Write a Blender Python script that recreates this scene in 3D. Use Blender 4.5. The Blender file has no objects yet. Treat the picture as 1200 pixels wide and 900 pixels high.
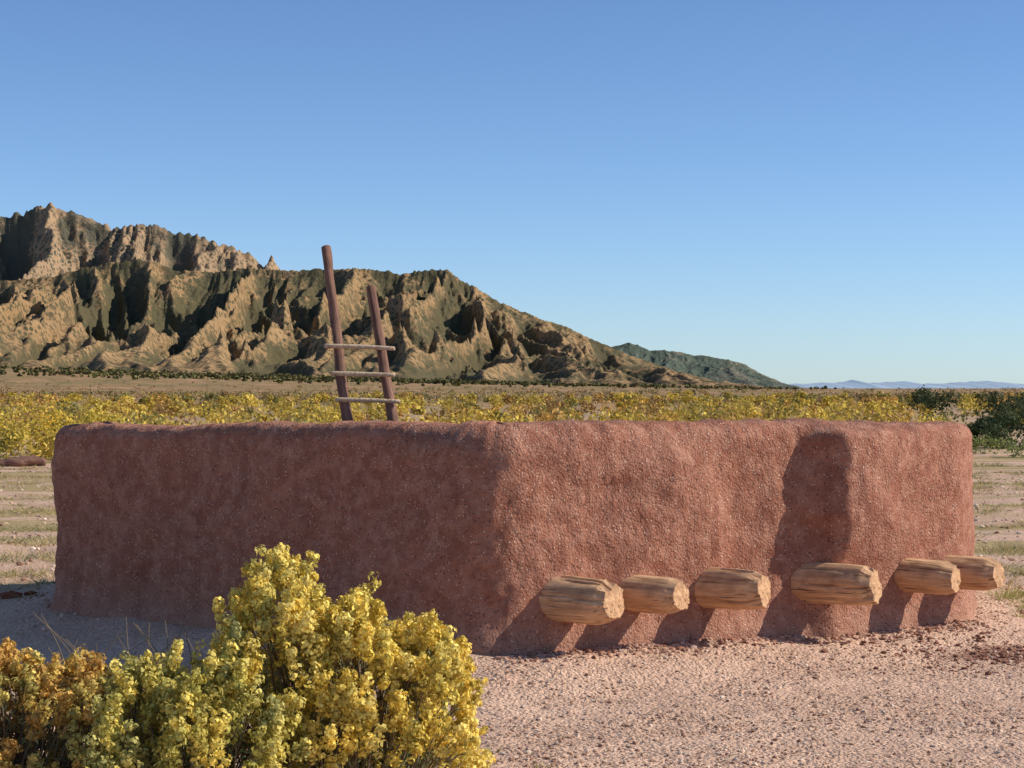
import bpy, math, numpy as np
from mathutils import Vector
rng=np.random.default_rng(7)
F=2400.0; CH=1.7; HZ=455.0
sc=bpy.context.scene
# ---------------------------------------------------------------- helpers
_pc={}
def perlin(x,y,seed=0):
    if seed not in _pc:
        p=np.random.default_rng(seed).permutation(256); _pc[seed]=np.concatenate([p,p])
    perm=_pc[seed]
    x=np.asarray(x,float); y=np.asarray(y,float)
    xi=np.floor(x).astype(int); yi=np.floor(y).astype(int); fx=x-xi; fy=y-yi
    def g(ix,iy,dx,dy):
        h=perm[(perm[ix&255]+iy)&255]*(2*math.pi/256)
        return np.cos(h)*dx+np.sin(h)*dy
    xi=xi&0xffff; yi=yi&255
    u=fx*fx*fx*(fx*(fx*6-15)+10); v=fy*fy*fy*(fy*(fy*6-15)+10)
    a=g(xi,yi,fx,fy); b=g(xi+1,yi,fx-1,fy); c=g(xi,(yi+1)&255,fx,fy-1); d=g(xi+1,(yi+1)&255,fx-1,fy-1)
    return 1.5*((a*(1-u)+b*u)*(1-v)+(c*(1-u)+d*u)*v)
def fbm(x,y,o=4,seed=0,gain=.5):
    s=0;a=1;f=1
    for i in range(o):
        s=s+a*perlin(x*f,y*f,seed+i); a*=gain; f*=2.03
    return s
def ridged(x,y,o=4,seed=0,gain=.5):
    s=0;a=1;f=1;t=0
    for i in range(o):
        s=s+a*(1-np.minimum(1,np.abs(perlin(x*f,y*f,seed+i))*1.9)); t+=a; a*=gain; f*=2.07
    return s/t
def sstep(a,b,x):
    t=np.clip((x-a)/(b-a),0,1); return t*t*(3-2*t)
def mk(name,verts,faces,mat,col=None,smooth=False,parent=None):
    verts=np.asarray(verts,np.float32).reshape(-1,3); faces=np.asarray(faces,np.int32)
    k=faces.shape[1]; n=len(faces)
    me=bpy.data.meshes.new(name)
    me.vertices.add(len(verts)); me.vertices.foreach_set('co',verts.ravel())
    me.loops.add(n*k); me.loops.foreach_set('vertex_index',faces.ravel())
    me.polygons.add(n); me.polygons.foreach_set('loop_start',np.arange(0,n*k,k,dtype=np.int32))
    me.polygons.foreach_set('loop_total',np.full(n,k,np.int32))
    me.polygons.foreach_set('use_smooth',np.full(n,smooth))
    if col is not None:
        c=np.ones((len(verts),4),np.float32); c[:,:3]=col
        at=me.color_attributes.new('col','FLOAT_COLOR','POINT'); at.data.foreach_set('color',c.ravel())
    me.update(calc_edges=True)
    me.materials.append(mat)
    ob=bpy.data.objects.new(name,me); sc.collection.objects.link(ob)
    if parent: ob.parent=parent
    return ob
def gridfaces(nr,nc,wrap=False):
    i=np.arange(nr-1)[:,None]; j=np.arange(nc if wrap else nc-1)[None,:]
    j2=(j+1)%nc
    return np.stack([i*nc+j+0*i,i*nc+j2,(i+1)*nc+j2,(i+1)*nc+j],-1).reshape(-1,4)
def empty(name,loc=(0,0,0)):
    e=bpy.data.objects.new(name,None); e.empty_display_size=.2; sc.collection.objects.link(e); return e
class M:
    def __init__(s,name,rough=.95,spec=.2):
        s.m=bpy.data.materials.new(name); s.m.use_nodes=True; s.t=s.m.node_tree; s.n=s.t.nodes
        s.b=s.n['Principled BSDF']; s.b.inputs['Roughness'].default_value=rough
        s.b.inputs['Specular IOR Level'].default_value=spec
        s.tc=s.n.new('ShaderNodeTexCoord').outputs['Object']
    def link(s,a,b): s.t.links.new(a,b)
    def mapping(s,scale):
        m=s.n.new('ShaderNodeMapping'); m.inputs['Scale'].default_value=scale; s.link(s.tc,m.inputs['Vector']); return m.outputs[0]
    def noise(s,scale,detail=4,rough=.55,vec=None,dist=0):
        n=s.n.new('ShaderNodeTexNoise'); n.inputs['Scale'].default_value=scale; n.inputs['Detail'].default_value=detail
        n.inputs['Roughness'].default_value=rough; n.inputs['Distortion'].default_value=dist
        s.link(vec or s.tc,n.inputs['Vector']); return n.outputs['Fac']
    def voro(s,scale,vec=None,out='Distance',feat='F1'):
        n=s.n.new('ShaderNodeTexVoronoi'); n.feature=feat; n.inputs['Scale'].default_value=scale; s.link(vec or s.tc,n.inputs['Vector']); return n.outputs[out]
    def ramp(s,fac,stops):
        r=s.n.new('ShaderNodeValToRGB'); e=r.color_ramp.elements
        while len(e)<len(stops): e.new(.5)
        for el,(p,c) in zip(e,stops):
            el.position=p; el.color=(c if len(c)==4 else (*c,1)) if isinstance(c,tuple) else (c,c,c,1)
        s.link(fac,r.inputs[0]); return r.outputs[0]
    def mix(s,fac,a,b,mode='MIX'):
        n=s.n.new('ShaderNodeMix'); n.data_type='RGBA'; n.blend_type=mode
        for v,i in((fac,0),(a,6),(b,7)):
            if isinstance(v,(int,float)): n.inputs[i].default_value=v
            elif isinstance(v,tuple): n.inputs[i].default_value=(*v,1)
            else: s.link(v,n.inputs[i])
        return n.outputs[2]
    def math(s,op,a,b=0.,clamp=False):
        n=s.n.new('ShaderNodeMath'); n.operation=op; n.use_clamp=clamp
        for i,v in enumerate((a,b)):
            if isinstance(v,(int,float)): n.inputs[i].default_value=v
            else: s.link(v,n.inputs[i])
        return n.outputs[0]
    def sep(s,i,vec=None):
        n=s.n.new('ShaderNodeSeparateXYZ'); s.link(vec or s.tc,n.inputs[0]); return n.outputs[i]
    def attr(s):
        n=s.n.new('ShaderNodeAttribute'); n.attribute_name='col'; return n.outputs['Color']
    def color(s,c):
        if isinstance(c,tuple): s.b.inputs['Base Color'].default_value=(*c,1)
        else: s.link(c,s.b.inputs['Base Color'])
    def bump(s,h,dist,strength=1.):
        n=s.n.new('ShaderNodeBump'); n.inputs['Distance'].default_value=dist; n.inputs['Strength'].default_value=strength
        s.link(h,n.inputs['Height'])
        if s.b.inputs['Normal'].is_linked: s.link(s.b.inputs['Normal'].links[0].from_socket,n.inputs['Normal'])
        s.link(n.outputs[0],s.b.inputs['Normal'])
# ---------------------------------------------------------------- materials
m=M('adobe_plaster')
c=m.mix(m.noise(1.8,4,.6),(.275,.103,.066),(.43,.185,.122))
c=m.mix(m.ramp(m.noise(9,5,.7),[(.42,0.),(.7,1.)]),c,(.52,.265,.185))
zz=m.sep(2)
c=m.mix(m.math('MULTIPLY',m.ramp(m.math('ADD',zz,m.math('MULTIPLY',m.noise(4,4,.7),.35)),[(.20,1.),(.48,0.)]),.45),c,(.52,.30,.215))
st=m.ramp(m.noise(1.,4,.6,vec=m.mapping((5,5,.7))),[(.28,.40),(.45,0.)])
c=m.mix(st,c,(.20,.075,.05))
vv=m.n.new('ShaderNodeTexVoronoi'); vv.inputs['Scale'].default_value=62; m.link(m.tc,vv.inputs['Vector'])
cell=vv.outputs['Color']; cd=vv.outputs['Distance']
rr=m.n.new('ShaderNodeSeparateColor'); m.link(cell,rr.inputs[0])
fl=m.math('MULTIPLY',m.math('GREATER_THAN',rr.outputs[0],.84),m.math('LESS_THAN',cd,.30))
c=m.mix(m.math('MULTIPLY',fl,.8),c,(.78,.60,.47))
dk=m.math('MULTIPLY',m.math('LESS_THAN',rr.outputs[1],.17),m.math('LESS_THAN',cd,.38))
c=m.mix(m.math('MULTIPLY',dk,.7),c,(.11,.045,.03))
m.color(c)
m.bump(m.noise(8,6,.74),.042); m.bump(m.math('SUBTRACT',1.,cd),.007)
MAT_ADOBE=m.m
m=M('ground_soil')
y=m.sep(1)
c=m.mix(m.ramp(m.noise(.8,5,.65),[(.35,0.),(.65,1.)]),(.50,.285,.19),(.74,.475,.345))
nz28=m.noise(28,5,.75)
c=m.mix(m.ramp(nz28,[(.35,0.),(.7,1.)]),c,(.78,.54,.405))
vv=m.n.new('ShaderNodeTexVoronoi'); vv.inputs['Scale'].default_value=42; m.link(m.tc,vv.inputs['Vector'])
cell=vv.outputs['Color']; c=m.mix(.30,c,m.mix(1.,c,m.ramp(cell,[(0.,.35),(1.,1.6)]),'MULTIPLY'))
vs=m.n.new('ShaderNodeVectorMath'); vs.operation='DISTANCE'; m.link(m.mapping((.75,1.3,0)),vs.inputs[0]); vs.inputs[1].default_value=(3.45*.75,14.0*1.3,0)
mud=m.ramp(m.math('ADD',vs.outputs['Value'],m.math('MULTIPLY',m.noise(3,4,.7),1.1)),[(.85,.9),(1.8,0.)])
c=m.mix(mud,c,(.29,.13,.09))
gr=m.ramp(m.noise(.35,5,.65,vec=m.mapping((.45,1.4,1))),[(.46,0.),(.56,1.)])
mid=m.math('MULTIPLY',gr,m.ramp(m.math('MULTIPLY',y,.02),[(.3,0.),(.5,.85)]))
c=m.mix(mid,c,m.mix(m.noise(6,4,.8),(.26,.20,.075),(.54,.40,.18)))
far=m.ramp(m.math('MULTIPLY',y,.002),[(.1,0.),(.55,1.)])
fc=m.mix(m.ramp(m.noise(.016,5,.7,vec=m.mapping((1,.45,1))),[(.4,0.),(.6,1.)]),(.28,.195,.08),(.47,.26,.14))
fc=m.mix(m.ramp(m.noise(.10,4,.8),[(.49,0.),(.57,.9)]),fc,(.13,.11,.04))
c=m.mix(far,c,fc)
m.color(c)
m.bump(m.noise(6,6,.72),.06); m.bump(m.math('SUBTRACT',1.,vv.outputs['Distance']),.013)
MAT_GROUND=m.m
def leafmat(name,trans=.25):
    m=M(name,.75,.15); m.color(m.attr())
    t=m.n.new('ShaderNodeBsdfTranslucent'); m.link(m.attr(),t.inputs[0])
    x=m.n.new('ShaderNodeMixShader'); x.inputs[0].default_value=trans
    m.link(m.b.outputs[0],x.inputs[1]); m.link(t.outputs[0],x.inputs[2])
    m.link(x.outputs[0],m.n['Material Output'].inputs[0]); return m.m
MAT_LEAF=leafmat('shrub_leaf',.28)
m=M('far_scrub_leaf'); m.color(m.attr()); MAT_LEAF2=m.m
m=M('stone'); m.color(m.attr()); MAT_STONE=m.m
m=M('twig'); m.color(m.mix(m.noise(20),(.16,.11,.07),(.32,.25,.17))); MAT_TWIG=m.m
m=M('opening_shade'); m.color((.02,.015,.012)); MAT_DARK=m.m  # near-black colour painting the shade inside the hatch
def wood(name,a,b,d,grain=1.,ax=0):
    m=M(name,.8,.25); sc_=[30,30,30]; sc_[ax]=2.2
    v=m.mapping(tuple(sc_)); g=m.noise(1.,6,.7,vec=v,dist=.6)
    c=m.mix(m.ramp(g,[(.33,0.),(.62,1.)]),a,b)
    sc2=[46,46,46]; sc2[ax]=1.3
    g2=m.ramp(m.noise(1.,4,.6,vec=m.mapping(tuple(sc2))),[(.31,1.),(.39,0.)])
    c=m.mix(m.math('MULTIPLY',g2,.85),c,d)
    c=m.mix(m.ramp(m.noise(6,4,.6),[(.48,0.),(.78,.6)]),c,d)
    m.color(c); m.bump(g,.014*grain); m.bump(g2,-.010); return m.m
MAT_VIGA=wood('weathered_viga_wood',(.48,.245,.125),(.78,.49,.285),(.15,.065,.035))
MAT_POLE=wood('ladder_pole_wood',(.15,.07,.05),(.29,.155,.11),(.04,.02,.015),ax=2)
MAT_RUNG=wood('ladder_rung_wood',(.50,.34,.21),(.76,.58,.40),(.2,.12,.07))
def rockmat(name,rock1,rock2,green,scale,gthr,haze=(.3,.36,.42),hz=.12,gmax=.9):
    m=M(name,1.,.05)
    ridge=m.attr()
    c=m.mix(m.noise(.012*scale,5,.65),rock1,rock2)
    n1=m.noise(.022*scale,7,.78)
    rv=m.math('MULTIPLY',m.sep(0,ridge),1.)
    g=m.math('ADD',m.math('MULTIPLY',m.math('SUBTRACT',.62,rv),.50),n1)
    gm=m.ramp(g,[(gthr,0.),(gthr+.12,1.)])
    dots=m.ramp(m.voro(.11*scale),[(.36,1.),(.5,0.)])
    gm2=m.math('MAXIMUM',m.math('MULTIPLY',gm,gmax),m.math('MULTIPLY',dots,m.ramp(m.noise(.008*scale,2),[(.35,.55),(.6,1.)])))
    c=m.mix(gm2,c,m.mix(m.noise(.10*scale,4,.7),green,tuple(x*2.0 for x in green)))
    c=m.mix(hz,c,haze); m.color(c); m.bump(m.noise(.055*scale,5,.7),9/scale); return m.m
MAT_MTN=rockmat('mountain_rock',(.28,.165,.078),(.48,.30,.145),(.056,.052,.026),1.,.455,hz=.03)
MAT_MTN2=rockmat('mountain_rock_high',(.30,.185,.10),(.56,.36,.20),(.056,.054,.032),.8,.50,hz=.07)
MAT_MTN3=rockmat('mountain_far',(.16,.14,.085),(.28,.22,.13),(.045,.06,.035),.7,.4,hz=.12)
m=M('distant_ridge',1.,0.); m.color(m.mix(m.noise(.002,4),(.32,.41,.53),(.38,.47,.59))); MAT_RIDGE=m.m  # aerial haze painted into the blue-grey base colour
# ---------------------------------------------------------------- kiva plan
V=np.array([(-.135,12.9),(3.33,15.0),(4.09,18.2),(.3,20.6),(-3.69,18.8),(-3.50,15.66)])
R=[.38,.45,.5,.6,.5,.20]
def fillet(V,R,step=.025):
    pts=[];nrm=[];n=len(V)
    arcs=[]
    for i in range(n):
        p=V[i];a=V[i-1]-p;b=V[(i+1)%n]-p
        a/=np.linalg.norm(a);b/=np.linalg.norm(b)
        ang=math.acos(a@b); d=R[i]/math.tan(ang/2); cdir=(a+b)/np.linalg.norm(a+b)
        cen=p+cdir*R[i]/math.sin(ang/2)
        arcs.append((p+a*d,p+b*d,cen,R[i]))
    for i in range(n):
        s,e,cen,r=arcs[i]
        a0=math.atan2(*(s-cen)[::-1]);a1=math.atan2(*(e-cen)[::-1])
        while a1<a0:a1+=2*math.pi
        k=max(4,int(r*(a1-a0)/step))
        for t in np.linspace(a0,a1,k):
            nn=np.array([math.cos(t),math.sin(t)]);pts.append(cen+r*nn);nrm.append(nn)
        s2=arcs[(i+1)%n][0]; L=np.linalg.norm(s2-e);k=int(L/step)
        dd=(s2-e)/L; nn=np.array([dd[1],-dd[0]])
        for t in np.linspace(0,1,k+1)[1:-1]: pts.append(e+(s2-e)*t);nrm.append(nn)
    return np.array(pts),np.array(nrm)
P,N=fillet(V,R)
u=np.concatenate([[0],np.cumsum(np.linalg.norm(np.diff(P,axis=0),axis=1))])
dR=(V[1]-V[0]);LR=np.linalg.norm(dR);dR=dR/LR
tR=((P-V[0])@dR)/LR
nR=np.array([dR[1],-dR[0]])
onR=(N@nR>.9)
def topz(x,y): # roof falls slightly to the back
    return 1.495-.022*(y-12.9)-.012*np.maximum(0,-x)*0.5
prof=[]
for z in np.linspace(-.35,1,56): prof.append((0,z,0))
rt=.12
for a in np.linspace(0,math.pi/2,9)[1:]: prof.append((1-math.cos(a),0,math.sin(a)))
rows=[]
nearA=np.exp(-(np.linalg.norm(P-V[0],axis=1)/.75)**2)
rA=rt+.12*nearA
tz=topz(P[:,0],P[:,1])+.018*perlin(u*.9,0*u,5)+.010*perlin(u*4,0*u,6)+.009*fbm(u*14,0*u,3,7)-.01*nearA
for k,(a,z,b) in enumerate(prof):
    if k<56:
        zz=(tz-rA)*z if z>0 else z*np.ones_like(u); ins=np.zeros_like(u)
    else: zz=tz-rA+rA*b; ins=rA*a
    d=.036*fbm(u*1.1,zz*1.3,3,11)+.012*fbm(u*5,zz*5,3,21)+.007*fbm(u*22,zz*22,2,31)
    edge=.672+.022*fbm(zz*2.2+.3,zz*0,2,77)-.02*sstep(.8,.3,zz)
    bl=sstep(edge-.055,edge+.012,tR)*(1-sstep(edge+.03,.97,tR))*sstep(1.50,1.38,zz)
    d=d+np.where(onR,.225*bl*(1-.45*sstep(.8,.2,zz)),0)
    d=d+np.where(onR,.06*sstep(.5,.38,tR)*sstep(.2,.36,tR)*sstep(.2,.6,zz)*sstep(1.4,1.2,zz),0)
    d=d+.06*sstep(.25,-.1,zz)
    ck=.178+.010*perlin(zz*4,zz*0,15); d=d-np.where(onR,.012*np.exp(-((tR-ck)/.0035)**2)*sstep(.3,.6,zz)*sstep(1.25,1.0,zz),0)
    q=P+N*(d-ins)[:,None]
    rows.append(np.column_stack([q,zz+(0.01*fbm(u*6,zz*0+k*.2,3,41) if k>55 else 0)]))
q0=rows[-1].copy()
for ins,dz in((.12,0.004),(.22,-.005),(.27,-.06),(.29,-.12)):
    q=q0.copy(); q[:,:2]-=N*ins; q[:,2]+=dz; rows.append(q)
cen=np.array([.1,16.7,topz(0,16.7)-.12])
base=rows[len(prof)+3]
for t in (.3,.6,.9,.999): rows.append(base*(1-t)+cen*t)
nc=len(P)
kiva=empty('adobe_kiva')
wl=mk('walls',np.concatenate(rows),gridfaces(len(rows),nc,True),MAT_ADOBE,smooth=True,parent=kiva)
# ---------------------------------------------------------------- vigas
def viga(name,px,pxt,r,seed,zc=.35,tilt=0.,hew=.76,ch=.07):
    k=(px-600)/F; t=(k*V[0][1]-V[0][0])/((V[1]-V[0])[0]-k*(V[1]-V[0])[1])
    b=V[0]+(V[1]-V[0])*t
    D=np.array([.82,-.572]); D/=np.linalg.norm(D); kt=(pxt-600)/F
    L=(kt*b[1]-b[0])/(D[0]-kt*D[1])
    r_=np.random.default_rng(seed)
    segs=72; S=np.concatenate([np.linspace(-.35,L-ch,34),np.linspace(L-ch,L,7)[1:]])
    th=np.linspace(0,2*math.pi,segs,endpoint=False)
    fac=r_.integers(6,9); ph=r_.uniform(0,6)
    cuts=r_.uniform(.3,1.35,fac)
    cr=[(r_.uniform(0,2*math.pi),r_.uniform(-.2,.15),r_.uniform(.008,.022)) for _ in range(8)]
    rows=[]
    slx=r_.uniform(-.12,.12); sly=r_.uniform(-.05,.18)
    for s in S:
        e=max(0,(s-(L-ch))/ch)
        rad=r*(1-.05*s/L)*(1+.07*perlin(np.cos(th)*1.3+seed,np.sin(th)*1.3+s*2.2,seed)+.02*perlin(th*6/ (2*math.pi)*4,s*3+0*th,seed+3))
        for tc,s0,dp in cr:
            dd=np.angle(np.exp(1j*(th-tc-.25*(s-s0)))); rad=rad-dp*np.exp(-(dd/.045)**2)*sstep(-.1,.1,s-s0)
        seg_i=(((th+ph)%(2*math.pi))/(2*math.pi/fac)).astype(int)%fac
        poly=math.cos(math.pi/fac)/np.cos(((th+ph)%(2*math.pi/fac))-math.pi/fac)
        w=sstep(L-.12,L-.05,s)
        rad=rad*(1-w+w*(poly*.75+.25))
        rad=rad*(1-(1-hew)*e*cuts[seg_i])
        cy=rad*np.cos(th); cz=rad*np.sin(th)
        rows.append(np.column_stack([s+ (cy*slx-cz*sly)*min(1,e*1.5)+0*th,cy,cz]))
    last=rows[-1]; c0=last.mean(0)
    for t in(.02,.25,.5,.75,.995):
        q=last*(1-t)+c0*t; q[:,0]+=.006*perlin(q[:,1]*25,q[:,2]*25,seed)*(1 if t<.9 else 0); rows.append(q)
    ob=mk(name,np.concatenate(rows),gridfaces(len(rows),segs,True),MAT_VIGA,smooth=True,parent=kiva)
    ob.data.set_sharp_from_angle(angle=math.radians(26))
    ob.location=(b[0],b[1],zc)
    ob.rotation_euler=(0,tilt,math.atan2(D[1],D[0]))
viga('viga_1',658,720,.150,1,.345)
viga('viga_2',738,799,.126,2,.36,tilt=.02)
viga('viga_3',832,896,.136,3,.36)
viga('viga_4',950,1026,.143,4,.35,tilt=-.01)
viga('viga_5',1056,1120,.124,5,.365,tilt=.02)
viga('viga_6',1118,1171,.124,6,.36,tilt=.0)
# ---------------------------------------------------------------- ladder
def tube(name,p0,p1,r0,r1,mat,seed,parent,n=40,segs=18,wob=.012,gn=.08):
    p0=np.array(p0,float);p1=np.array(p1,float);L=np.linalg.norm(p1-p0)
    s=np.linspace(0,1,n);th=np.linspace(0,2*math.pi,segs,endpoint=False);rows=[]
    for k in s:
        rad=(r0+(r1-r0)*k)*(1+gn*perlin(np.cos(th)+seed,np.sin(th)+k*L*5,seed))
        rad=rad*(1+.10*max(0,perlin(np.array([k*L*3.]),np.array([seed*1.]),seed)[0]))
        ox=wob*perlin(np.array([k*L*1.6]),np.array([.3]),seed)[0];oy=wob*perlin(np.array([k*L*1.6]),np.array([.7]),seed+1)[0]
        rows.append(np.column_stack([rad*np.cos(th)+ox,rad*np.sin(th)+oy,0*th+k*L]))
    for q,e in((rows[-1],1),(rows[0],-1)):
        c=q.mean(0); a=q*.75+c*.25; a[:,2]+=.006*e; b=q*.01+c*.99; b[:,2]+=.008*e
        if e==1: rows=rows+[a,b]
        else: rows=[b,a]+rows
    ob=mk(name,np.concatenate(rows),gridfaces(len(rows),segs,True),mat,smooth=True,parent=parent)
    ob.location=p0; ob.rotation_mode='QUATERNION'; ob.rotation_quaternion=Vector(p1-p0).to_track_quat('Z','Y')
    return ob
lad=empty('wooden_ladder')
def W(px,py,Y): return np.array([(px-600)/F*Y,Y,CH-(py-HZ)/F*Y])
a0=W(410,515,15.3);a1=W(380.5,289,15.75);b0=W(463,512,15.3);b1=W(436,336,15.65)
tube('pole_1',a0,a1,.041,.034,MAT_POLE,3,lad,n=60,wob=.02,gn=.14)
tube('pole_2',b0,b1,.041,.036,MAT_POLE,8,lad,n=60,wob=.015,gn=.14)
for i,(py,xa,xb,dy) in enumerate([(407,381,462,1),(439,389,462,0),(470,394,468,-1)]):
    tube('rung_%d'%(i+1),W(xa,py-1,15.42-.04*i),W(xb,py+1+dy,15.40-.04*i),.019,.016,MAT_RUNG,20+i,lad,n=16,segs=10,wob=.01)
hz_=topz(-1.05,15.3)-.13
hx0,hx1,hy0,hy1=-1.5,-.6,14.95,15.75
for i,(p,q) in enumerate((((hx0,hy0),(hx1,hy0)),((hx0,hy1),(hx1,hy1)),((hx0,hy0),(hx0,hy1)),((hx1,hy0),(hx1,hy1)))):
    tube('hatch_beam_%d'%(i+1),(*p,hz_+.035),(*q,hz_+.035),.04,.04,MAT_POLE,50+i,kiva,n=14,segs=12,wob=.004)
mk('hatch_shade_sheet',[(hx0,hy0,hz_+.03),(hx1,hy0,hz_+.03),(hx1,hy1,hz_+.03),(hx0,hy1,hz_+.03)],[[0,1,2,3]],MAT_DARK,parent=kiva)  # dark sheet over the closed roof, painted as the shade of a hole
# ---------------------------------------------------------------- ground
def polydist(x,y):
    d=np.full(x.shape,1e9); inside=np.ones(x.shape,bool)
    for i in range(len(V)):
        a=V[i];b=V[(i+1)%len(V)];e=b-a
        t=np.clip(((x-a[0])*e[0]+(y-a[1])*e[1])/(e@e),0,1)
        dd=np.hypot(x-a[0]-t*e[0],y-a[1]-t*e[1]); d=np.minimum(d,dd)
        inside&=((x-a[0])*e[1]-(y-a[1])*e[0])<0
    return np.where(inside,0,d)
def gz(x,y):
    x=np.asarray(x,float);y=np.asarray(y,float)
    d=polydist(x,y)
    z=-.14*sstep(.0,.9,d)
    near=1-sstep(60,200,np.hypot(x,y))
    z=z+near*(.026*fbm(x*.5,y*.5,3,51)+.012*fbm(x*2.3,y*2.3,3,52))
    r=x/np.maximum(y,1.); f=np.clip((.13-r)/.38,0,1.3)
    z=z+f**1.2*36*sstep(500,3600,y)*(y>0)
    z=z+sstep(120,900,np.abs(y))*1.2*fbm(x*.002,y*.003,3,55)*(1-sstep(2500,6000,y))
    return z
ys=[2.]
while ys[-1]<8: ys.append(ys[-1]+.25)
while ys[-1]<18.5: ys.append(ys[-1]+.045)
while ys[-1]<45000: ys.append(ys[-1]*1.028)
ry=np.array(ys)
k=np.concatenate([-np.geomspace(3.,.33,30),np.linspace(-.32,.32,400),np.geomspace(.33,3.,30)])
RY,K=np.meshgrid(ry,k,indexing='ij'); GX=K*RY; GY=RY
Z=gz(GX,GY); Z=Z+ (GY<17)*.005*fbm(GX*14,GY*14,2,57)
mk('ground',np.stack([GX,GY,Z],-1).reshape(-1,3),gridfaces(len(ry),len(k)),MAT_GROUND,smooth=True)
# ---------------------------------------------------------------- mountains
def sil(pts):
    p=np.array(pts,float); return lambda x:np.interp(x,p[:,0],p[:,1])
def mountain(name,S,Yf,Yc,Yb,px0,px1,nx,ny,mat,sw,seed,amp=.5,crag=.05,foot=0):
    xs=(np.linspace(px0,px1,nx)-600)/F*Yc; yy=np.concatenate([np.linspace(Yf,Yc,ny),np.linspace(Yc,Yb,ny//5)[1:]])
    X,Y=np.meshgrid(xs,yy); 
    v=np.clip((Y-Yf)/(Yc-Yf),0,1); vb=np.clip((Y-Yc)/(Yb-Yc),0,1)
    H=(HZ-S(X/Yc*F+600))/F*Yc+CH
    # spurs fan down-slope: gentle warp, long sharp crests
    wx=X+sw*.35*fbm(X/(sw*2.6),Y/(sw*4),2,seed+5); wy=Y+sw*.8*fbm(X/(sw*3),Y/(sw*3),2,seed+8)
    r1=1-np.minimum(1,np.abs(perlin(wx/(sw*1.25),wy/(sw*11.),seed))*2.2)
    r2=1-np.minimum(1,np.abs(perlin(wx/(sw*.55)+.22*wy/sw,wy/(sw*3.4),seed+20))*2.2)
    r2b=1-np.minimum(1,np.abs(perlin(wx/(sw*.28)-.2*wy/sw,wy/(sw*1.4),seed+21))*2.2)
    r3=ridged(wx/(sw*.15),wy/(sw*.45),2,seed+30)
    rr=.56*r1+.29*r2+.11*r2b+.04*r3
    w=np.sin(np.pi*np.clip(v,0,1)**.75)**.5
    g=v**1.2
    h=H*g*(1-amp*w*(1-rr)*1.4)+H*.18*w*(rr-.45)
    h=h+H*crag*(r3-.5)*v*1.0+ H*crag*.6*fbm(X/(sw*.3),Y/(sw*.3),3,seed+40)*v
    h=h*(1-vb**1.2)
    z=gz(X,Y)+h-(1-v)*4 - vb*5
    mk(name,np.stack([X,Y,z],-1).reshape(-1,3),gridfaces(len(yy),nx),mat,col=np.repeat(rr.reshape(-1,1),3,1),smooth=True)
front=sil([(-900,380),(-400,352),(-100,360),(0,352),(60,345),(120,328),(165,322),(210,334),(250,334),(290,327),(330,330),(380,327),(430,325),(465,330),(495,327),(522,324),(545,338),(580,357),(620,374),(665,388),(700,404),(740,420),(790,436),(840,448),(880,453),(920,456),(1000,457)])
backr=sil([(-900,330),(-400,300),(-150,290),(0,270),(28,264),(62,256),(88,266),(103,267),(128,280),(160,277),(182,274),(200,285),(230,290),(262,298),(290,306),(308,322),(318,312),(328,326),(360,335),(400,348),(480,380),(560,420),(620,455),(700,460)])
farr=sil([(600,470),(640,440),(690,415),(720,408),(738,403),(760,411),(790,413),(815,417),(850,422),(872,426),(890,437),(905,446),(922,456),(960,462)])
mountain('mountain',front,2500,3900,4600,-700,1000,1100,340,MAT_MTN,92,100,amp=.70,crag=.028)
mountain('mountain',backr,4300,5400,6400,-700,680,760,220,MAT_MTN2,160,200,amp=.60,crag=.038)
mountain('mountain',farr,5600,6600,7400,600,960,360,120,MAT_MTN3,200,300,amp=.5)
rp=sil([(600,456),(900,454),(940,451),(980,450),(1000,447),(1015,451),(1060,448),(1075,452),(1120,450),(1150,448),(1180,450),(1210,454),(1300,450),(1500,449)])
xs=np.linspace(600,1500,300); Yr=26000
H=(HZ-rp(xs))/F*Yr+20+15*fbm(xs/18,xs*0,3,9)
rows=[]
for f,o in((0,-2500),(.55,-1200),(1,0),(.5,1200),(0,2500)):
    rows.append(np.column_stack([(xs-600)/F*Yr,np.full_like(xs,Yr+o),H*f+(-20 if f==0 else 0)]))
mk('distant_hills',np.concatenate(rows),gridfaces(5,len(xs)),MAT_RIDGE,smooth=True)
# ---------------------------------------------------------------- leaves
def leaves(C,size,col,r,aspect=.6,up=0.,nrm=None):
    n=len(C)
    if nrm is None:
        a=r.normal(size=(n,3)); a[:,2]+=up
    else:
        a=np.cross(nrm+r.normal(size=(n,3))*.35,r.normal(size=(n,3)))
    a/=np.linalg.norm(a,axis=1)[:,None]+1e-9
    b=r.normal(size=(n,3)) if nrm is None else np.cross(nrm+r.normal(size=(n,3))*.35,a)
    b-=a*(a*b).sum(1)[:,None]; b/=np.linalg.norm(b,axis=1)[:,None]+1e-9
    s=size[:,None] if np.ndim(size) else size
    v=np.stack([C-a*s,C+b*s*aspect,C+a*s,C-b*s*aspect],1).reshape(-1,3)
    f=np.arange(n*4).reshape(-1,4); return v,f,np.repeat(col,4,0)
def stems(paths,r0,r1,seg=5):
    n,k,_=paths.shape; th=np.linspace(0,2*math.pi,seg,endpoint=False)
    rad=np.linspace(r0,r1,k)[None,:,None]
    T=np.gradient(paths,axis=1); T/=np.linalg.norm(T,axis=2)[...,None]+1e-9
    A=np.cross(T,np.array([.3,.9,.1])); A/=np.linalg.norm(A,axis=2)[...,None]+1e-9; B=np.cross(T,A)
    v=paths[:,:,None,:]+rad[...,None]*(A[:,:,None,:]*np.cos(th)[None,None,:,None]+B[:,:,None,:]*np.sin(th)[None,None,:,None])
    f=gridfaces(k,seg,True); F_=(f[None]+(np.arange(n)*k*seg)[:,None,None]).reshape(-1,4)
    return v.reshape(-1,3),F_
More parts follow.
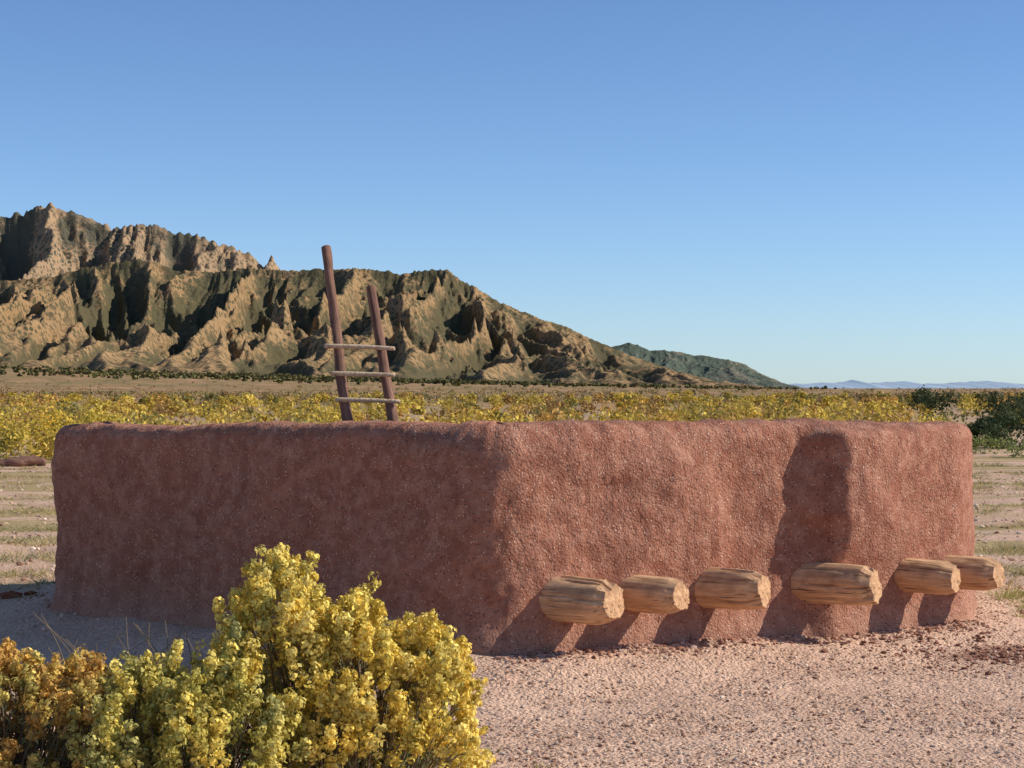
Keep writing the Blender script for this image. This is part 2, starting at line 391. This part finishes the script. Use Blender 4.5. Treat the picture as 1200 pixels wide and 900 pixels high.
def bez(p0,p2,r,k=8,bend=.35):
    t=np.linspace(0,1,k)[None,:,None]; d=p2-p0
    p1=p0+d*np.array([.30,.30,.62])+r.normal(size=p2.shape)*.05*bend
    return p0[:,None]*(1-t)**2+2*p1[:,None]*t*(1-t)+p2[:,None]*t**2
def saltbush(name,cx,cy,outline,depth,nplume,pal,seed,plen=.11,prad=.036,kn=11,per=19,lsize=.009,kr=.020,lf=16,drop=.03,lob=.09):
    r=np.random.default_rng(seed); x0,x1=outline[0][0],outline[-1][0]
    op=np.array(outline,float)
    gzz=float(gz(np.array([cx]),np.array([cy]))[0])
    M_=nplume*6
    x=r.uniform(x0,x1,M_); dy=r.uniform(-1,1,M_)
    H=np.interp(x,op[:,0],op[:,1]); env=np.sqrt(1-dy*dy*.8)
    Ht=(H-.2)*env+.2+lob*perlin(x*8,dy*4,seed)-drop
    q=r.random(M_); z=Ht-plen*.85-np.where(q<.5,0,r.random(M_)**1.1*(Ht-.12))
    ok=(z>.06)&(perlin(x*6.5+z*2,z*6.5+dy*3,seed+4)>-.24)
    x,dy,z=x[ok][:nplume],dy[ok][:nplume],z[ok][:nplume]
    E=np.column_stack([x,cy+dy*depth,z+gzz]); n=len(E)
    base=np.column_stack([cx+r.normal(size=n)*.10,cy+r.normal(size=n)*.10,np.full(n,gzz-.02)])
    base[:,0]=base[:,0]*.6+E[:,0]*.4; base[:,1]=base[:,1]*.6+E[:,1]*.4
    root=empty(name)
    sv,sf=stems(bez(base,E,r),.006,.0022); mk('stems',sv,sf,MAT_TWIG,smooth=True,parent=root)
    d=E-np.array([cx,cy,gzz-.1]); d/=np.linalg.norm(d,axis=1)[:,None]; d=d*np.array([.4,.4,.6])+np.array([0,0,.65])+r.normal(size=d.shape)*.28; d/=np.linalg.norm(d,axis=1)[:,None]
    L=plen*r.uniform(.5,1.5,n)
    T=r.uniform(0,1,(n,kn)); 
    prof=prad*(1-.55*T)*r.uniform(.4,1.25,(n,kn))
    off=r.normal(size=(n,kn,3)); off/=np.linalg.norm(off,axis=2)[...,None]
    KC=E[:,None]+d[:,None]*(T*L[:,None])[...,None]+off*prof[...,None]
    o2=r.normal(size=(n,kn,per,3)); o2/=np.linalg.norm(o2,axis=3)[...,None]
    C=KC[:,:,None]+o2*(r.uniform(.45,1.1,(n,kn,per))**.5*kr*r.uniform(.6,1.3,(n,kn,1)))[...,None]
    pal=np.array(pal); ci=r.random(n); 
    wgt=np.clip(ci[:,None]*(len(pal)-1)-np.arange(len(pal))[None],-1,1); wgt=1-np.abs(wgt); wgt/=wgt.sum(1)[:,None]
    pc=wgt@pal
    col=pc[:,None,None]*r.uniform(.72,1.2,(n,kn,1,1))*r.uniform(.75,1.25,(n,kn,per,1))
    nr=(o2+.5*off[:,:,None]).reshape(-1,3)
    v,f,cc=leaves(C.reshape(-1,3),lsize*r.uniform(.5,1.4,n*kn*per),col.reshape(-1,3),r,aspect=.7,nrm=nr)
    mk('seed_clusters',v,f,MAT_LEAF,col=cc,parent=root)
    ng=int(n*lf); idx=r.integers(0,n,ng); t=r.uniform(.45,1.02,ng)[:,None]
    G=base[idx]*(1-t)**2+2*(base[idx]+(E[idx]-base[idx])*np.array([.3,.3,.62]))*t*(1-t)+E[idx]*t**2+r.normal(size=(ng,3))*.018
    g=np.array([(.22,.26,.14)])*r.uniform(.6,1.5,(ng,1))+np.array([[.05,.04,0]])*r.random((ng,1))
    v,f,cc=leaves(G,.014*r.uniform(.6,1.3,ng),g,r,aspect=.25,up=.8)
    mk('leaves',v,f,MAT_LEAF,col=cc,parent=root)
YEL=[(.70,.52,.09),(.90,.70,.16),(.96,.79,.25),(.76,.63,.16)]
ORG=[(.66,.39,.11),(.78,.50,.14),(.84,.62,.17),(.60,.51,.16)]
GRN=[(.56,.50,.13),(.80,.65,.16),(.90,.74,.20),(.48,.46,.18)]
def oc(pts,Y,gzv=-.14): return [((px-600)/F*Y,CH-(py-HZ)/F*Y-gzv) for px,py in pts]
saltbush('saltbush',-.66,8.0,oc([(262,745),(268,690),(300,660),(328,640),(358,652),(376,705),(392,712),(410,682),(440,690),(458,735),(478,722),(510,720),(536,748),(546,800),(552,860),(556,900)],8.),.42,580,YEL,61,drop=.05,lob=.07)
saltbush('saltbush',-1.25,7.7,oc([(115,840),(135,785),(175,765),(215,775),(250,755),(300,762),(340,800),(360,850)],7.7),.40,350,GRN,62,lf=28,drop=.05)
saltbush('saltbush',-1.95,7.9,oc([(-150,770),(-90,750),(-20,755),(20,750),(60,762),(110,757),(135,780),(150,810)],7.9),.42,450,ORG,63,plen=.08,lf=20,drop=.06)
r=np.random.default_rng(5); n=70
b=np.column_stack([r.uniform(-1.75,-1.1,n),r.uniform(7.9,8.3,n),np.full(n,.2)])
e=b+np.column_stack([r.normal(size=n)*.18,r.normal(size=n)*.1,r.uniform(.3,.60,n)])
sv,sf=stems(bez(b,e,r,bend=.8),.0035,.0014); mk('dry_twigs',sv,sf,MAT_TWIG)
# ---------------------------------------------------------------- mid-distance shrubs
def blobs(name,pos,hts,pal,seed,per=260,ls=.06,wide=.9,mat=None):
    r=np.random.default_rng(seed); pal=np.array(pal)
    C_=[];S_=[];K_=[];N_=[]
    P_=np.array(pos,float); GZ=gz(P_[:,0],P_[:,1])
    for (x,y),h,g in zip(pos,hts,GZ):
        k=r.integers(5,9)
        lx=r.normal(size=(k,3))*np.array([.32,.32,.0])*h*wide; lz=r.uniform(.35,.78,k)*h; lr=r.uniform(.2,.34,k)*h
        w=r.integers(0,k,per); o=r.normal(size=(per,3)); o/=np.linalg.norm(o,axis=1)[:,None]
        q=np.column_stack([lx[w,0],lx[w,1],lz[w]])+o*(lr[w]*r.uniform(.6,1.08,per))[:,None]*np.array([1.15,1.15,.9])
        low=r.random(per)<.3; q[low,2]*=r.random(low.sum())
        q[:,2]=np.maximum(q[:,2],.03); C_.append(q+np.array([x,y,g])); S_.append(np.full(per,ls*max(1,y/70)**.7)*r.uniform(.5,1.3,per))
        base=pal[r.integers(0,len(pal))]; K_.append(base[None]*r.uniform(.6,1.35,(per,1))*r.uniform(.8,1.2)); N_.append(o)
    v,f,cc=leaves(np.concatenate(C_),np.concatenate(S_),np.concatenate(K_),r,nrm=np.concatenate(N_)*1.2)
    mk(name,v,f,mat or MAT_LEAF,col=cc)
r=np.random.default_rng(11)
yy_=50*np.exp(r.random(1150)**.9*1.9); xx_=r.uniform(-.36,.30,1150)*yy_
ok=~((xx_/yy_>.215)&(yy_<90))&~((perlin(xx_*.06,yy_*.05,9)<-.16)&(yy_>58))
pos=list(zip(xx_[ok],yy_[ok])); ht=[r.uniform(.6,1.55) for _ in pos]
blobs('yellow_rabbitbrush',pos,ht,[(.60,.43,.07),(.68,.50,.10),(.52,.39,.09),(.28,.25,.08),(.56,.33,.09),(.62,.46,.09),(.42,.26,.10)],12,per=165,ls=.075)
pos=[(-13.2+ r.normal()*.2+i*.9,54+r.normal()*1.5) for i in range(5)]
blobs('yellow_rabbitbrush',pos,[1.6,1.5,1.35,1.2,.9],[(.76,.53,.07),(.62,.48,.08)],13,per=900,ls=.05)
n=2800
yy_=1/r.uniform(1/2000.,1/220.,n); xx_=r.uniform(-.40,.34,n)*yy_
ok=perlin(xx_*.012,yy_*.006,29)>-.3
pos=list(zip(xx_[ok],yy_[ok])); ht=[r.uniform(.5,1.2)*(1+y/1000) for x,y in pos]
blobs('desert_scrub',pos,ht,[(.12,.11,.04),(.18,.15,.05),(.38,.28,.07),(.24,.17,.06),(.40,.22,.10)],17,per=20,ls=.05,wide=1.6,mat=MAT_LEAF2)
pos=[(14.9,62),(16.3,64),(18,66),(15.7,66),(17.3,63),(14.4,64),(19.2,70),(20.5,76),(22.2,90),(24.5,100),(27,105),(30,150),(26.5,128),(33,140)]
blobs('juniper_tree',pos[:8],[1.1,1.7,1.9,1.3,1.4,.8,2.1,2.0],[(.06,.085,.035),(.09,.11,.045),(.14,.15,.05)],14,per=1200,ls=.06,wide=1.3)
blobs('juniper_tree',pos[8:],[1.8,1.6,2.0,2.,1.8,1.8],[(.07,.09,.04)],15,per=700,ls=.07)
pos=[(13.1,57),(13.9,55),(14.8,56),(12.6,60)]
blobs('green_shrub',pos,[.6,.7,.6,.5],[(.30,.32,.09),(.22,.25,.08)],18,per=450,ls=.045,wide=1.4)
n=5200
yy_=1500*np.exp(r.random(n)**.8*.85); xx_=r.uniform(-.42,.16,n)*yy_
ok=r.random(n)<np.clip((.17-xx_/yy_)*4,0.0,1)*np.clip((yy_-1400)/1200,.15,1)
pos=list(zip(xx_[ok],yy_[ok])); ht=[r.uniform(1.5,4.2) for _ in pos]
blobs('juniper_scrub',pos,ht,[(.10,.10,.04),(.13,.12,.045),(.18,.155,.055)],16,per=12,ls=.20,mat=MAT_LEAF2)
# ---------------------------------------------------------------- stones
import bmesh
bm=bmesh.new(); bmesh.ops.create_icosphere(bm,subdivisions=1,radius=1); bm.verts.ensure_lookup_table()
IV=np.array([v.co[:] for v in bm.verts]); IF=np.array([[v.index for v in f.verts] for f in bm.faces]); bm.free()
def stones(name,X,Y,size,pal,seed,flat=.6,mat=MAT_STONE,sink=.2):
    r=np.random.default_rng(seed); n=len(X); pal=np.array(pal)
    Zg=gz(X,Y); v=IV[None]*(1+r.normal(size=(n,len(IV),1))*.16)
    sc3=size[:,None]*np.column_stack([r.uniform(.7,1.3,n),r.uniform(.7,1.2,n),r.uniform(.5,1,n)*flat*1.4])
    v=v*sc3[:,None]; a=r.uniform(0,6.28,n); c,s=np.cos(a)[:,None],np.sin(a)[:,None]
    vx=v[...,0]*c-v[...,1]*s; vy=v[...,0]*s+v[...,1]*c
    v=np.stack([vx+X[:,None],vy+Y[:,None],v[...,2]+(Zg+size*flat*(.6-sink))[:,None]],-1)
    f=(IF[None]+(np.arange(n)*len(IV))[:,None,None]).reshape(-1,3)
    col=pal[r.integers(0,len(pal),n)]*r.uniform(.7,1.15,(n,1))
    mk(name,v.reshape(-1,3),f,mat,col=np.repeat(col,len(IV),0))
def outside(x,y,m_=.04):
    return polydist(x,y)>m_
r=np.random.default_rng(31)
y=r.uniform(8.8,17,24000); x=r.uniform(-.10,.28,24000)*y; k_=outside(x,y)&(r.random(24000)<.25+.75*(perlin(x*1.3,y*1.3,3)>-.05))
PB=[(.64,.42,.29),(.72,.51,.38),(.50,.31,.21),(.76,.60,.47),(.36,.20,.14)]
x,y=x[k_],y[k_]; stones('gravel',x,y,.0045+.011*r.random(len(x))**3.5,PB,32)
y=r.uniform(15,45,4000); x=r.choice([-1,1],4000)*r.uniform(.19,.30,4000)*y
stones('gravel',x,y,.008+.03*r.random(4000)**4,PB,33)
cx=r.normal(size=900)*.60+3.45; cy=r.normal(size=900)*.30+13.95; kk=outside(cx,cy,.02)
cx,cy=cx[kk],cy[kk]; stones('adobe_rubble',cx,cy,.006+.018*r.random(len(cx))**3,[(.27,.12,.08),(.36,.19,.13),(.22,.10,.065)],34,flat=.6)
t=r.random(1500); e=V[0]+(V[1]-V[0])*t[:,None]; off=np.abs(r.normal(size=1500))*.12+.06
ex=e[:,0]+nR[0]*off; ey=e[:,1]+nR[1]*off
stones('adobe_rubble',ex,ey,.005+.018*r.random(1500)**3,[(.32,.15,.10),(.45,.26,.19),(.56,.37,.28)],35)
stones('sandstone_block',np.array([-4.35,-4.2]),np.array([17.8,17.9]),np.array([.11,.07]),[(.30,.09,.05)],36,flat=.5)
# ---------------------------------------------------------------- grass tufts
def tufts(name,X,Y,h,col,seed,blades=26,spread=.07):
    r=np.random.default_rng(seed); n=len(X); Zg=gz(X,Y)
    a=r.uniform(0,6.28,(n,blades)); rad=r.random((n,blades))**.6*spread
    bx=X[:,None]+np.cos(a)*rad; by=Y[:,None]+np.sin(a)*rad; hh=h[:,None]*r.uniform(.4,1.1,(n,blades))
    lean=r.normal(size=(n,blades,2))*.4
    w=.003+.0012*Y[:,None]/10; 
    B=np.stack([bx,by,Zg[:,None]+0*bx],-1); Tp=np.stack([bx+np.cos(a)*rad*.9+lean[...,0]*hh,by+np.sin(a)*rad*.9+lean[...,1]*hh,Zg[:,None]+hh],-1)
    da=r.uniform(0,6.28,(n,blades)); D=np.stack([np.cos(da)*w,np.sin(da)*w,0*da],-1)
    v=np.stack([B-D,B+D,Tp],2).reshape(-1,3); f=np.arange(len(v)).reshape(-1,3)
    col=np.array(col); c=col[r.integers(0,len(col),n)][:,None]*r.uniform(.6,1.3,(n,blades,1)); 
    mk(name,v,f,MAT_LEAF,col=np.repeat(c.reshape(-1,3),3,0))
y=r.uniform(17,50,2200); s=r.choice([-1,1],2200); x=s*r.uniform(.2,.30,2200)*y
kk=(perlin(x*.2,y*.7,71)>.05)&outside(x,y,.3); x,y=x[kk],y[kk]
tufts('dry_grass',x,y,r.uniform(.03,.11,len(x)),[(.50,.40,.17),(.34,.32,.12),(.58,.46,.24),(.26,.26,.11)],72,spread=.2)
x=r.uniform(3.9,4.9,130); y=r.uniform(15.6,18,130); kk=outside(x,y,.15)&(x/y>.225)
tufts('green_grass',x[kk],y[kk],r.uniform(.03,.08,kk.sum()),[(.30,.32,.10),(.42,.38,.13)],73,spread=.13)
x=np.array([.35,.95,1.35,1.9,.15,-.1,2.1,.6,1.1,1.7]);y=np.array([9.35,9.3,9.5,9.3,9.9,10.4,9.8,9.25,9.22,9.6])
tufts('dry_grass',x,y,np.full(10,.045),[(.42,.35,.16),(.3,.28,.12)],74,blades=18,spread=.05)
n=420; y=r.uniform(9,15.5,n); x=r.uniform(-.02,.25,n)*y; kk=outside(x,y,.1); x,y=x[kk],y[kk]; n=len(x)
a=r.uniform(0,6.28,n); L=r.uniform(.02,.07,n); zg=gz(x,y)+.012
p0=np.column_stack([x,y,zg]); p1=p0+np.column_stack([np.cos(a)*L,np.sin(a)*L,r.uniform(0,.012,n)])
sv,sf=stems(bez(p0,p1,r,k=4,bend=.1),.0022,.0012,seg=4); mk('twig_litter',sv,sf,MAT_TWIG)
tube('fallen_log',(-16.2,47,-.02),(-11.0,48.3,-.04),.15,.12,MAT_POLE,44,None,n=60,segs=12,wob=.12,gn=.3)
# ---------------------------------------------------------------- light, sky, camera
EL=math.radians(34); AZ=math.radians(2.5)   # AZ from +X towards +Y
s=Vector((math.cos(EL)*math.cos(AZ),math.cos(EL)*math.sin(AZ),math.sin(EL)))
ld=bpy.data.lights.new('sun','SUN'); ld.energy=5.0; ld.angle=math.radians(.5); ld.color=(1,.925,.78)
lo=bpy.data.objects.new('sun',ld); lo.rotation_mode='QUATERNION'; lo.rotation_quaternion=(-s).to_track_quat('-Z','Y'); sc.collection.objects.link(lo)
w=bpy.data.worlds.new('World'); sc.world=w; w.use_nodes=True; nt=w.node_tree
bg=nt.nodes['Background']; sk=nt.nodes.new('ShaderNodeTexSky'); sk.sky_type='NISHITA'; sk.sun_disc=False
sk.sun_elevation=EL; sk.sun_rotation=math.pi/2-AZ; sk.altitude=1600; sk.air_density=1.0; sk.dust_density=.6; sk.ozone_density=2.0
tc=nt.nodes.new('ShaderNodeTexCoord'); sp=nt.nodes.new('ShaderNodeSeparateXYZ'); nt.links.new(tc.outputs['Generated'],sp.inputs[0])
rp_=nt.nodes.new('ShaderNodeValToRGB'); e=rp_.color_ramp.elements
for p_,c_ in ((0,(.36,.45,.60)),(.07,(.32,.64,.72)),(.19,(.20,1.0,.98)),(.32,(.12,.36,.36)),(.8,(.15,.17,.16))):  # stops above the view darkened to cut fill light in the shadows
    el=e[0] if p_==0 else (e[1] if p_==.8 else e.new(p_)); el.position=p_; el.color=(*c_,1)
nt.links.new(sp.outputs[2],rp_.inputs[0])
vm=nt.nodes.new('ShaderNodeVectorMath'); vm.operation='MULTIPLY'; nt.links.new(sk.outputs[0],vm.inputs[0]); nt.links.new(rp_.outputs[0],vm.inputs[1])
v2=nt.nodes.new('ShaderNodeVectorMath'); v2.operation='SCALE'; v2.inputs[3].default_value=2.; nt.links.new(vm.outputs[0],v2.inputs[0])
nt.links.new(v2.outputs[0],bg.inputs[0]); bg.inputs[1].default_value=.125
w.cycles.sampling_method='MANUAL'; w.cycles.sample_map_resolution=256
cd=bpy.data.cameras.new('camera'); cam=bpy.data.objects.new('camera',cd); sc.collection.objects.link(cam); sc.camera=cam
cd.sensor_width=36; cd.lens=F/1200*36; cd.clip_end=90000; cd.clip_start=.05
cam.location=(0,0,CH); cam.rotation_euler=(math.pi/2+math.atan(5/F),0,0)
sc.view_settings.view_transform='Standard'; sc.view_settings.look='None'; sc.view_settings.exposure=0
